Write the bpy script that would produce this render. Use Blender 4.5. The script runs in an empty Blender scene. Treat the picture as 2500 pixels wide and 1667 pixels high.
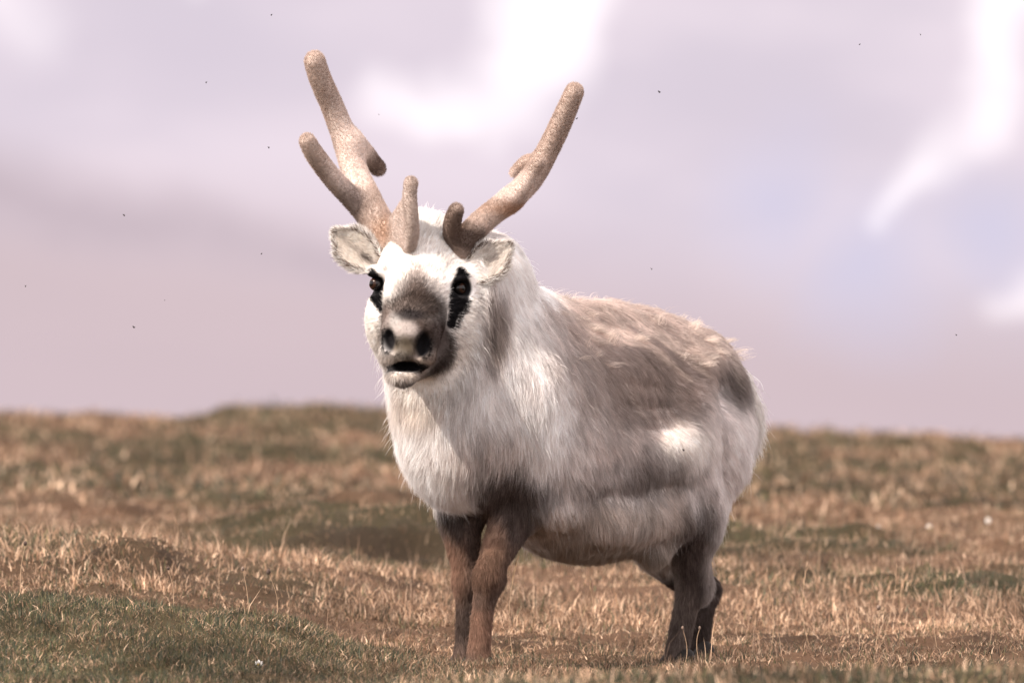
import bpy, math, random
import numpy as np
from mathutils import Vector, kdtree

rng = np.random.default_rng(7)
random.seed(7)
scene = bpy.context.scene
col = scene.collection

# ------------------------------------------------------------------ camera
LENS, SENSOR = 300.0, 36.0
DIST = 2.5 * LENS / SENSOR            # one metre is 1000 photo pixels at the reindeer
CAM_Z, MID_Z = 0.49, 0.757
PITCH = math.atan((MID_Z - CAM_Z) / DIST)
cam_d = bpy.data.cameras.new('camera')
cam = bpy.data.objects.new('camera', cam_d)
col.objects.link(cam)
cam.location = (0, -DIST, CAM_Z)
cam.rotation_euler = (math.pi / 2 + PITCH, 0, 0)
cam_d.lens = LENS
cam_d.sensor_width = SENSOR
cam_d.clip_start = 0.5
cam_d.clip_end = 20000
cam_d.dof.use_dof = True
cam_d.dof.focus_distance = DIST - 0.62
cam_d.dof.aperture_fstop = 5.6
scene.camera = cam


def P(px, py, y=0.0):
    """a place in the world from its bearing in the photograph and its depth y"""
    s = (y + DIST) / DIST
    return np.array([(px - 1250) / 1000.0 * s, y, CAM_Z + ((833.5 - py) / 1000.0 + (MID_Z - CAM_Z)) * s])


# ------------------------------------------------------------------ world and sun
TO_SUN = Vector((-0.56, -0.42, 0.71)).normalized()
SUN_EL = math.asin(TO_SUN.z)
SUN_ROT = math.atan2(TO_SUN.x, TO_SUN.y)

world = bpy.data.worlds.new('World')
scene.world = world
world.use_nodes = True
wt = world.node_tree
wt.nodes.clear()


class NT:
    def __init__(self, tree):
        self.t = tree

    def n(self, kind, **props):
        nd = self.t.nodes.new(kind)
        for k, v in props.items():
            setattr(nd, k, v)
        return nd

    def l(self, a, b):
        self.t.links.new(a, b)

    def math(self, op, a, b=None, c=None, clamp=False):
        nd = self.n('ShaderNodeMath', operation=op, use_clamp=clamp)
        for i, v in enumerate((a, b, c)):
            if v is None:
                continue
            if isinstance(v, (int, float)):
                nd.inputs[i].default_value = v
            else:
                self.l(v, nd.inputs[i])
        return nd.outputs[0]

    def vec(self, op, a, b=None, scale=None):
        nd = self.n('ShaderNodeVectorMath', operation=op)
        for i, v in enumerate((a, b)):
            if v is None:
                continue
            if isinstance(v, (tuple, list)):
                nd.inputs[i].default_value = v
            else:
                self.l(v, nd.inputs[i])
        if scale is not None:
            nd.inputs['Scale'].default_value = scale
        return nd

    def smooth(self, v, a, b, lo=0.0, hi=1.0):
        nd = self.n('ShaderNodeMapRange', interpolation_type='SMOOTHSTEP')
        self.l(v, nd.inputs['Value'])
        nd.inputs['From Min'].default_value = a
        nd.inputs['From Max'].default_value = b
        nd.inputs['To Min'].default_value = lo
        nd.inputs['To Max'].default_value = hi
        return nd.outputs['Result']

    def mix(self, f, a, b):
        nd = self.n('ShaderNodeMix', data_type='RGBA')
        for s, v in ((0, f), (6, a), (7, b)):
            if isinstance(v, (int, float)):
                nd.inputs[s].default_value = v
            elif isinstance(v, (tuple, list)):
                nd.inputs[s].default_value = (*v, 1.0)[:4]
            else:
                self.l(v, nd.inputs[s])
        return nd.outputs[2]

    def noise(self, v, scale, detail=2.0, rough=0.5):
        nd = self.n('ShaderNodeTexNoise')
        if v is not None:
            self.l(v, nd.inputs['Vector'])
        nd.inputs['Scale'].default_value = scale
        nd.inputs['Detail'].default_value = detail
        nd.inputs['Roughness'].default_value = rough
        return nd


def sky_dir(px, py):
    v = P(px, py, 0) - np.array(cam.location)
    return v / np.linalg.norm(v)


W = NT(wt)
w_out = W.n('ShaderNodeOutputWorld')
w_bg = W.n('ShaderNodeBackground')
sky = W.n('ShaderNodeTexSky', sky_type='NISHITA', sun_disc=False, sun_elevation=SUN_EL,
          sun_rotation=SUN_ROT, altitude=50, air_density=1.0, dust_density=2.0, ozone_density=1.5)
tc = W.n('ShaderNodeTexCoord')
D0 = tc.outputs['Generated']
# slow domain warp so that cloud borders are ragged
nz = W.noise(D0, 34, 4.0, 0.52)
off = W.vec('SUBTRACT', nz.outputs['Color'], (0.5, 0.5, 0.5))
off = W.vec('SCALE', off.outputs[0], scale=0.016)
DW = W.vec('ADD', D0, off.outputs[0]).outputs[0]

# thin veil of cloud over the blue, everywhere: soft streaks running along the horizon
st = W.vec('MULTIPLY', D0, (1.0, 1.0, 2.6)).outputs[0]
veil_n = W.noise(st, 20, 3.0, 0.45).outputs['Fac']
veil_big = W.noise(st, 6, 2.0, 0.5).outputs['Fac']
el = W.n('ShaderNodeSeparateXYZ')
W.l(D0, el.inputs[0])
veil_col = W.mix(W.smooth(veil_n, 0.32, 0.68), (0.540, 0.472, 0.548), (0.660, 0.567, 0.635))
tilt = W.math('MULTIPLY_ADD', el.outputs['X'], 0.13, el.outputs['Z'])
low = W.smooth(tilt, 0.012, 0.033, 1.0, 0.0)
veil_col = W.mix(W.math('MULTIPLY', low, 0.85), veil_col, (0.485, 0.372, 0.392))
blue = W.vec('SCALE', sky.outputs[0], scale=0.10).outputs[0]
base = W.mix(W.smooth(veil_big, 0.15, 0.5, 0.80, 0.97), blue, veil_col)


def cloud_bank(blobs, wx):
    acc = None
    for (px, py, r0, r1) in blobs:
        d = sky_dir(px, py)
        dist = W.vec('DISTANCE', wx, tuple(float(q) for q in d)).outputs['Value']
        k = 1.0 / 1000.0 / DIST
        m = W.smooth(dist, r0 * k, r1 * k, 1.0, 0.0)
        acc = m if acc is None else W.math('SMOOTH_MAX', acc, m, 0.15)
    return acc


def cloud_stroke(pts, wx, soft):
    """a drawn-out cloud: bearing and half-width along its length"""
    k = 1.0 / 1000.0 / DIST
    acc = None
    for (x0, y0, r0), (x1, y1, r1) in zip(pts[:-1], pts[1:]):
        a_, b_ = sky_dir(x0, y0), sky_dir(x1, y1)
        ba = b_ - a_
        rel = W.vec('SUBTRACT', wx, tuple(float(q) for q in a_)).outputs[0]
        t = W.math('MULTIPLY', W.vec('DOT_PRODUCT', rel, tuple(float(q) for q in ba)).outputs['Value'], float(1 / (ba @ ba)), clamp=True)
        tv = W.n('ShaderNodeCombineXYZ')
        for i in range(3):
            W.l(W.math('MULTIPLY', t, float(ba[i])), tv.inputs[i])
        dist = W.vec('DISTANCE', rel, tv.outputs[0]).outputs['Value']
        rr = W.math('MULTIPLY_ADD', t, (r1 - r0) * k, r0 * k)
        m = W.smooth(W.math('SUBTRACT', dist, rr), -soft * k, soft * k, 1.0, 0.0)
        acc = m if acc is None else W.math('SMOOTH_MAX', acc, m, 0.12)
    return acc


# the white clouds in view
cl = cloud_stroke([(1440, -220, 150), (1365, -40, 132), (1335, 110, 108), (1260, 220, 92), (1110, 245, 56), (960, 230, 26)], DW, 66)
for stroke, sf in (([(1250, 235, 80), (1215, 345, 22)], 60),
                   ([(2530, -150, 120), (2455, 30, 68), (2435, 150, 56), (2375, 300, 48), (2290, 420, 40), (2190, 535, 22)], 60),
                   ([(2560, 700, 70), (2480, 735, 30)], 60), ([(330, -70, 40), (440, -30, 40)], 40),
                   ([(-140, -60, 60), (40, 60, 10)], 190)):
    cl = W.math('SMOOTH_MAX', cl, cloud_stroke(stroke, DW, sf), 0.1)
# grey banks lower down
gr = cloud_stroke([(-400, 330, 70), (0, 440, 65), (320, 540, 60), (720, 630, 50), (1150, 700, 30)], DW, 95)
bl = cloud_bank([(2150, 650, -60, 360), (1900, 470, -60, 300), (2450, 560, -40, 260)], DW)
# denser clouds added outside the view to brighten the shaded fur
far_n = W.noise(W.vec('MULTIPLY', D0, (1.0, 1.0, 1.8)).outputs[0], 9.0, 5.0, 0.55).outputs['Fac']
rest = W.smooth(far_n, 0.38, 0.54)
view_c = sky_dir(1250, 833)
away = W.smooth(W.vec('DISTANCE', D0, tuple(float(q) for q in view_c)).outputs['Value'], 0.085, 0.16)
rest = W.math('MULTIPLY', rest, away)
base = W.mix(W.math('MULTIPLY', gr, 0.95), base, (0.425, 0.345, 0.385))
base = W.mix(W.math('MULTIPLY', bl, 0.85), base, (0.49, 0.465, 0.60))
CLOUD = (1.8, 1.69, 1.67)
skyc = W.mix(W.math('MULTIPLY', cl, 0.235), base, CLOUD)      # the streaks in view are thin
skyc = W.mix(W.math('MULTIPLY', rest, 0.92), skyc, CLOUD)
# below the horizon only dim ground light
skyc = W.mix(W.smooth(el.outputs['Z'], -0.06, -0.01), (0.16, 0.11, 0.08), skyc)
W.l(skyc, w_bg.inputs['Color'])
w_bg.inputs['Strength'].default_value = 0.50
W.l(w_bg.outputs[0], w_out.inputs['Surface'])

sun_d = bpy.data.lights.new('sun', 'SUN')
sun_d.energy = 3.1
sun_d.angle = math.radians(0.55)
sun_d.color = (1.0, 0.90, 0.80)
sun = bpy.data.objects.new('sun', sun_d)
col.objects.link(sun)
sun.location = (-20, -5, 20)
sun.rotation_euler = (-TO_SUN).to_track_quat('-Z', 'Y').to_euler()

scene.view_settings.view_transform = 'Standard'
scene.view_settings.look = 'None'
scene.view_settings.exposure = 1.4
scene.view_settings.gamma = 1.0
scene.view_settings.use_curve_mapping = False
scene.render.engine = 'CYCLES'
scene.cycles.use_denoising = True
scene.cycles.max_bounces = 7
scene.cycles.transmission_bounces = 6
scene.cycles.diffuse_bounces = 6
scene.cycles.glossy_bounces = 4
scene.cycles_curves.shape = 'RIBBONS'
scene.cycles_curves.subdivisions = 1


# ------------------------------------------------------------------ small numeric helpers
def sstep(x, a, b):
    t = np.clip((x - a) / (b - a), 0, 1)
    return t * t * (3 - 2 * t)


def _hash(ix, iy, iz, seed):
    h = (ix * 374761393 + iy * 668265263 + iz * 2147483647 + seed * 974634777) & 0xFFFFFFFF
    h = ((h ^ (h >> 13)) * 1274126177) & 0xFFFFFFFF
    h = h ^ (h >> 16)
    return (h & 0xFFFF) / 65535.0


def vnoise(p, scale, seed=0):
    """value noise in [0,1]; p is (n,3)"""
    q = np.asarray(p, dtype=np.float64) * scale
    i = np.floor(q).astype(np.int64)
    f = q - i
    f = f * f * (3 - 2 * f)
    out = 0
    for dx in (0, 1):
        wx = f[:, 0] if dx else 1 - f[:, 0]
        for dy in (0, 1):
            wy = f[:, 1] if dy else 1 - f[:, 1]
            for dz in (0, 1):
                wz = f[:, 2] if dz else 1 - f[:, 2]
                out = out + wx * wy * wz * _hash(i[:, 0] + dx, i[:, 1] + dy, i[:, 2] + dz, seed)
    return out


def fbm(p, scale, seed=0, octaves=3):
    s, a, t = 0, 1.0, 0
    for o in range(octaves):
        s = s + a * vnoise(p, scale * 2 ** o, seed + o)
        t += a
        a *= 0.5
    return s / t


def xy3(x, y):
    x = np.asarray(x, float)
    y = np.asarray(y, float)
    return np.stack([x.ravel(), y.ravel(), np.zeros(x.size)], 1)


def norm(v):
    return v / np.maximum(np.linalg.norm(v, axis=-1, keepdims=True), 1e-9)


def mesh_from(name, verts, faces, mat=None, parent=None, colors=None, smooth=True):
    """verts (n,3), faces (m,k) array"""
    faces = np.asarray(faces)
    k = faces.shape[1]
    me = bpy.data.meshes.new(name)
    me.vertices.add(len(verts))
    me.vertices.foreach_set('co', np.asarray(verts, np.float32).ravel())
    me.loops.add(faces.size)
    me.loops.foreach_set('vertex_index', faces.astype(np.int32).ravel())
    me.polygons.add(len(faces))
    me.polygons.foreach_set('loop_start', np.arange(0, faces.size, k, dtype=np.int32))
    me.update(calc_edges=True)
    me.polygons.foreach_set('use_smooth', np.full(len(faces), smooth, bool))
    if colors is not None:
        at = me.color_attributes.new('col', 'FLOAT_COLOR', 'POINT')
        c4 = np.ones((len(verts), 4), np.float32)
        c4[:, :3] = colors
        at.data.foreach_set('color', c4.ravel())
    if mat:
        me.materials.append(mat)
    o = bpy.data.objects.new(name, me)
    col.objects.link(o)
    if parent:
        o.parent = parent
        o.matrix_parent_inverse = parent.matrix_basis.inverted()
    return o


def tag(o, label=None, cat=None, group=None, kind=None):
    if label:
        o['label'] = label
    if cat:
        o['category'] = cat
    if group:
        o['group'] = group
    if kind:
        o['kind'] = kind
    return o


def new_mat(name):
    m = bpy.data.materials.new(name)
    m.use_nodes = True
    m.node_tree.nodes.clear()
    return m, NT(m.node_tree)


def attr_mat(name, rough=0.8, spec=0.2, trans=0.0, grain=None, bump=0.0):
    """colour from the 'col' attribute, with grain"""
    m, N = new_mat(name)
    out = N.n('ShaderNodeOutputMaterial')
    b = N.n('ShaderNodeBsdfPrincipled')
    b.inputs['Roughness'].default_value = rough
    b.inputs['Specular IOR Level'].default_value = spec
    a = N.n('ShaderNodeAttribute', attribute_name='col')
    c = a.outputs['Color']
    if grain:
        tcn = N.n('ShaderNodeTexCoord')
        nn = N.noise(tcn.outputs['Object'], grain, 4, 0.6)
        c = N.mix(N.smooth(nn.outputs['Fac'], 0.3, 0.7, 0.0, 0.45), c, N.vec('SCALE', c, scale=0.5).outputs[0])
        if bump:
            bp = N.n('ShaderNodeBump')
            bp.inputs['Strength'].default_value = bump
            bp.inputs['Distance'].default_value = 0.01
            N.l(nn.outputs['Fac'], bp.inputs['Height'])
            N.l(bp.outputs[0], b.inputs['Normal'])
    N.l(c, b.inputs['Base Color'])
    if trans:
        tr = N.n('ShaderNodeBsdfTranslucent')
        N.l(c, tr.inputs['Color'])
        mx = N.n('ShaderNodeMixShader')
        mx.inputs[0].default_value = trans
        N.l(b.outputs[0], mx.inputs[1])
        N.l(tr.outputs[0], mx.inputs[2])
        N.l(mx.outputs[0], out.inputs[0])
    else:
        N.l(b.outputs[0], out.inputs[0])
    return m


def plain_mat(name, c, rough=0.6, spec=0.3, grain=60, var=0.3, coat=0.0):
    m, N = new_mat(name)
    out = N.n('ShaderNodeOutputMaterial')
    b = N.n('ShaderNodeBsdfPrincipled')
    b.inputs['Roughness'].default_value = rough
    b.inputs['Specular IOR Level'].default_value = spec
    b.inputs['Coat Weight'].default_value = coat
    tcn = N.n('ShaderNodeTexCoord')
    nn = N.noise(tcn.outputs['Object'], grain, 3)
    cc = N.mix(nn.outputs['Fac'], tuple(q * (1 - var) for q in c), tuple(min(1, q * (1 + var)) for q in c))
    N.l(cc, b.inputs['Base Color'])
    N.l(b.outputs[0], out.inputs[0])
    return m


# ------------------------------------------------------------------ ground
PY = np.array([-6000, -200, -40, -20, -10, -6, -4.2, -3.0, -2, -1, 0, .6, 1.5, 3, 5, 8, 11, 15, 20, 26, 31, 35, 42, 60, 120, 400, 6000], float)
PZ = np.array([-30, -6, -1.4, -.9, -.35, -.12, -.05, -.045, -.04, -.04, -.038, -.022, .03, .115, .165, .205, .255, .325, .42, .53, .60, .57, .35, -.6, -4, -14, -30], float)


def terrain(x, y):
    x = np.asarray(x, float)
    y = np.asarray(y, float)
    sh = x.shape
    p = xy3(x, y)
    x = x.ravel()
    y = y.ravel()
    z = np.interp(y, PY, PZ)
    near = sstep(y, 60, 30)
    # green hump on the near left
    crest = np.interp(x, [-3, -1.25, -.9, -.55, -.35, -.15, .1], [.20, .185, .165, .125, .07, .02, 0])
    z += crest * np.exp(-((y + .75) / np.where(y < -.75, 1.05, .5)) ** 2)
    # low ridge on the near right, and the rise right in front of the lens side
    z += np.interp(x, [.35, .7, 1.25, 3], [0, .04, .065, .07]) * np.exp(-((y + .55) / .55) ** 2)
    z += np.interp(x, [-.5, -.1, .4, 3], [0, .085, .105, .10]) * np.exp(-((y + 4.3) / .8) ** 2)
    # ground climbs to the left behind the hump
    z += np.interp(x, [-4, -1.25, -.95, -.5, -.15, .1], [.22, .175, .155, .085, .02, 0]) * np.exp(-((y - 2.0) / 1.5) ** 2)
    # brown tussock and the cut bank behind the animal
    z += (.060 + .03 * (fbm(p, 16, 150, 2) - .5)) * np.exp(-(np.abs(x + 1.0) / .13) ** 3 - (np.abs(y - 1.75) / .25) ** 3)
    bank = np.exp(-((x + .42) / .42) ** 4) * (.5 + fbm(p, 2.2, 146, 2))
    z -= .04 * bank * np.exp(-((y - 4.8) / .8) ** 2)
    z += .085 * bank * sstep(y, 5.40, 5.75) * sstep(y, 13, 7)
    # hill crest: higher on the left, with a step, lower on the right
    s = (y + DIST) / DIST
    u = x / s
    far = sstep(y, 14, 30) * sstep(y, 52, 36)
    prof = np.interp(u, [-3, -1.25, -.8, -.765, -.7, -.62, -.35, 0, .5, .8, 1.0, 1.25, 3],
                     [.14, .10, .062, .065, .115, .128, .105, .08, .015, -.03, -.045, -.085, -.25])
    z += far * prof
    # uneven sod
    z += near * ((fbm(p, .9, 11, 3) - .5) * .10 * sstep(y, 1.0, 9) + (fbm(p, 3.6, 21, 3) - .5) * (.03 + .13 * sstep(y, 1.0, 7)))
    z += near * (vnoise(p, 17, 31) - .5) * .018 + near * (fbm(p, 7.5, 33, 2) - .5) * .042 * sstep(y, -4, -2)
    far2 = sstep(np.abs(x) + np.abs(y), 60, 900)
    z += far2 * (fbm(p, .004, 41, 3) - .5) * 6
    return z.reshape(sh)


gx = np.concatenate([[-6000, -2500, -900, -300, -120, -60, -30, -18, -12, -9], np.arange(-7.5, -2.6, .25),
                     np.arange(-2.6, 2.6, .03), np.arange(2.6, 7.6, .25), [9, 12, 18, 30, 60, 120, 300, 900, 2500, 6000]])
gy = np.concatenate([[-6000, -2000, -600, -200, -80, -50, -35, -28, -24], np.arange(-21, -6, .5), np.arange(-6, 2.5, .035),
                     np.arange(2.5, 12, .06), np.arange(12, 42, .14), [45, 50, 60, 80, 120, 250, 500, 1200, 3000, 6000]])
GX, GY = np.meshgrid(gx, gy, indexing='xy')
GZ = terrain(GX, GY)
nv_x, nv_y = len(gx), len(gy)
gv = np.stack([GX.ravel(), GY.ravel(), GZ.ravel()], 1)
ii, jj = np.meshgrid(np.arange(nv_y - 1), np.arange(nv_x - 1), indexing='ij')
a = (ii * nv_x + jj).ravel()
gf = np.stack([a, a + 1, a + nv_x + 1, a + nv_x], 1)


def turf_green(x, y):
    """0 straw .. 1 green, patches of the living sod"""
    p = xy3(x, y)
    q = p * np.array([1, .55, 1])
    g = fbm(q, 1.15, 51, 3) * .6 + fbm(q, .33, 61, 2) * .4
    g = sstep(g, .44, .62)
    yy = p[:, 1]
    xx = p[:, 0]
    # the near left hump and the strip under the lens are green, the belt round the hooves is straw
    hump = sstep(yy, -.38, -.62) * sstep(xx, .15, -.75)
    strip = sstep(yy, -2.6, -3.2)
    belt = np.exp(-((yy - .5) / 1.3) ** 2) * (1 - hump)
    g = g * (1 - .8 * belt)
    g = np.maximum(g, hump * (.60 + .4 * vnoise(p, 3.2, 71)))
    g = np.maximum(g, strip * .75)
    g = g * (1 - .25 * sstep(yy, 1.5, 5))
    return g


def soil_shade(x, y):
    """dark brown tones: overhang shade painted on the cut bank behind the animal, the tussock side, the step on the crest, small gaps"""
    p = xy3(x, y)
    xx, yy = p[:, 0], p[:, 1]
    w = (.55 + .6 * fbm(p, 5, 145, 2)) * np.exp(-((xx + .40) / .34) ** 4) * np.exp(-((yy - 5.45) / .38) ** 2)  # shade under the bank's overhang, painted as dark ground
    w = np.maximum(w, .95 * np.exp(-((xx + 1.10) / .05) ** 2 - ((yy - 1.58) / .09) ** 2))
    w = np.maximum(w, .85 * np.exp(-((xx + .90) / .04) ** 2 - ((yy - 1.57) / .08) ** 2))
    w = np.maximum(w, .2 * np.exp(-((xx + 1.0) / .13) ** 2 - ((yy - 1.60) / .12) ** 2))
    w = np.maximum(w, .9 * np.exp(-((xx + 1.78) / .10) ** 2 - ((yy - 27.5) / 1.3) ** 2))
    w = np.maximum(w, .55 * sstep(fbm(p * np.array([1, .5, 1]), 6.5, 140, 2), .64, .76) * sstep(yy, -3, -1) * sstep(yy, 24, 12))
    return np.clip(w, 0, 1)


gcol_g = turf_green(gv[:, 0], gv[:, 1])[:, None]
gn = fbm(gv, 2.2, 81, 3)[:, None]
g_col = (1 - gcol_g) * (np.array([.095, .056, .036]) * (.4 + 1.2 * gn)) + gcol_g * (np.array([.032, .032, .017]) * (.5 + 1.0 * gn))
g_pt = soil_shade(gv[:, 0], gv[:, 1])[:, None]
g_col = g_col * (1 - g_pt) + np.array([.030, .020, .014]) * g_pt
ground_mat = attr_mat('sod', rough=.95, spec=.05, grain=70, bump=1.0)
ground = mesh_from('ground', gv, gf, ground_mat, colors=g_col)
tag(ground, 'rolling tundra ground of brown and green sod rising to a low crest', 'ground', kind='structure')

# ------------------------------------------------------------------ grass
grass_mat = attr_mat('grass_blade', rough=.6, spec=.25, trans=.35)


def make_blades(name, label, x, y, h, w, lean, colr, sink=.01):
    n = len(x)
    z = terrain(x, y) - sink
    az = rng.uniform(0, 2 * np.pi, n)
    side = np.stack([np.cos(az), np.sin(az), np.zeros(n)], 1)
    la = rng.uniform(0, 2 * np.pi, n)
    ld = np.stack([np.cos(la), np.sin(la), np.zeros(n)], 1)
    base = np.stack([x, y, z], 1)
    ln = (lean * h)[:, None]
    up = np.sqrt(np.maximum(1 - lean ** 2, .02)) * h
    upv = np.zeros((n, 3))
    upv[:, 2] = up
    mid = base + ld * ln * .38 + upv * .58
    tip = base + ld * ln + upv * (1 - .25 * lean[:, None])
    hw = (w / 2)[:, None] * side
    v = np.stack([base - hw, base + hw, mid - hw * .75, mid + hw * .75, tip], 1).reshape(-1, 3)
    b = (np.arange(n) * 5)[:, None]
    f = np.concatenate([b + np.array([0, 1, 3]), b + np.array([0, 3, 2]), b + np.array([2, 3, 4])], 0)
    c = np.repeat(colr, 5, 0)
    o = mesh_from(name, v, f, grass_mat, colors=c, smooth=True)
    tag(o, label, 'grass', kind='stuff')
    return o


STRAW = np.array([[.40, .262, .172], [.26, .162, .103], [.57, .405, .282], [.130, .079, .050], [.29, .181, .114]])
GREEN = np.array([[.046, .054, .032], [.070, .074, .038], [.028, .035, .026], [.125, .108, .052], [.058, .064, .042]])


def blade_colours(x, y, dry=0.0):
    n = len(x)
    g = np.clip(turf_green(x, y) - dry, 0, 1)
    isg = rng.uniform(0, 1, n) < (.12 + (.56 - .16 * sstep(y, 2, 12)) * g)
    s = STRAW[rng.integers(0, 5, n)]
    gr_ = GREEN[rng.integers(0, 5, n)]
    c = np.where(isg[:, None], gr_, s)
    patch = (.05 + 1.0 * fbm(xy3(x, y) * np.array([1, .5, 1]), 1.9, 91, 3) + .9 * fbm(xy3(x, y) * np.array([1, .7, 1]), 8, 95, 2))[:, None]
    pt = soil_shade(x, y)[:, None]
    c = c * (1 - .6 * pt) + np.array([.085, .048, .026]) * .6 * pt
    return c * rng.uniform(.4, 1.65, (n, 1)) * patch, isg


def scatter(n, y0, y1, margin=.5, bias=1.0):
    t = rng.uniform(0, 1, n) ** bias
    y = y0 + (y1 - y0) * t
    half = 1.28 * (y + DIST) / DIST + margin
    return rng.uniform(-1, 1, n) * half, y


def clumpy(x, y, scale, seed, thr):
    return fbm(xy3(x, y), scale, seed, 2) > thr


# strip close to the lens
x, y = scatter(42000, -5.4, -2.4)
c, isg = blade_colours(x, y)
n = len(x)
make_blades('grass', 'soft blurred green turf along the bottom edge of the picture', x, y,
            rng.uniform(.02, .055, n), rng.uniform(.0022, .004, n), rng.uniform(.1, .85, n), c)
# the sharp turf of the near hump and around the hooves
x, y = scatter(300000, -2.45, 1.3)
keep = rng.uniform(0, 1, len(x)) < .62 + .6 * sstep(fbm(xy3(x, y), 13, 141, 2), .38, .62)
x, y = x[keep], y[keep]
c, isg = blade_colours(x, y)
n = len(x)
h = np.where(isg, rng.uniform(.015, .042, n), rng.uniform(.008, .040, n)) * (.35 + 1.2 * fbm(xy3(x, y), 9, 101, 2))
lean = np.where(isg, rng.uniform(.05, .85, n), rng.uniform(.2, 1.0, n) ** .6)
make_blades('grass', 'short dark green and straw turf in focus around the reindeer hooves', x, y, h,
            np.where(isg, rng.uniform(.0014, .003, n), rng.uniform(.0018, .004, n)), lean, c)
# the fine dense sward of the near hump
x = rng.uniform(-1.75, .35, 330000)
y = rng.uniform(-2.3, -.35, 330000)
keep = rng.uniform(0, 1, len(x)) < sstep(x, .35, -.5) * (.3 + .7 * sstep(fbm(xy3(x, y), 9, 143, 2), .36, .6))
x, y = x[keep], y[keep]
c, isg = blade_colours(x, y)
n = len(x)
make_blades('grass', 'fine dense dark green sward on the near hump at the lower left', x, y, rng.uniform(.014, .036, n),
            rng.uniform(.0010, .0018, n), np.where(isg, rng.uniform(.05, .8, n), rng.uniform(.5, 1, n)), c)
# dry straw litter behind the animal
x, y = scatter(250000, 1.2, 10, bias=1.4)
keep = rng.uniform(0, 1, len(x)) < .45 + .8 * sstep(fbm(xy3(x, y), 5.5, 142, 2), .38, .62)
x, y = x[keep], y[keep]
c, isg = blade_colours(x, y, dry=.1)
n = len(x)
tuft = fbm(xy3(x, y), 3.0, 111, 2)
h = rng.uniform(.012, .055, n) * (.25 + 1.5 * tuft)
make_blades('grass', 'tangled dry straw grass on the slope just behind the reindeer', x, y, h,
            rng.uniform(.0018, .0042, n), rng.uniform(.1, 1.0, n) ** .75, c)
# the far slope, out of focus
x, y = scatter(100000, 9.5, 37, margin=1.0, bias=1.1)
c, isg = blade_colours(x, y, dry=.0)
c = c * .92
n = len(x)
tuft = fbm(xy3(x, y), 1.3, 121, 2)
h = rng.uniform(.03, .08, n) * (.4 + 1.2 * tuft)
make_blades('grass', 'blurred brown grass covering the far slope up to the crest', x, y, h,
            rng.uniform(.006, .012, n), rng.uniform(.3, .98, n), c)
# thin upright bents, scattered
x, y = scatter(900, -.4, 9, bias=1.5)
keep = clumpy(x, y, 1.4, 131, .48)
x, y = x[keep], y[keep]
n = len(x)
make_blades('grass', 'sparse thin upright dry bents standing above the straw grass', x, y,
            rng.uniform(.06, .16, n), rng.uniform(.0016, .0028, n), rng.uniform(.05, .55, n),
            STRAW[rng.integers(0, 3, n)] * 1.05)

# ------------------------------------------------------------------ reindeer: implicit sculpting
AL = math.radians(47)
FW = np.array([-math.cos(AL), -math.sin(AL), 0])      # nose-ward along the trunk
LF = np.array([math.sin(AL), -math.cos(AL), 0])       # the animal's left, the flank in view
UP = np.array([0, 0, 1.0])
BODY = np.array([.205, 0, 0])


def B(s, lat, z):
    return BODY + FW * s + LF * lat + UP * z


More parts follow.
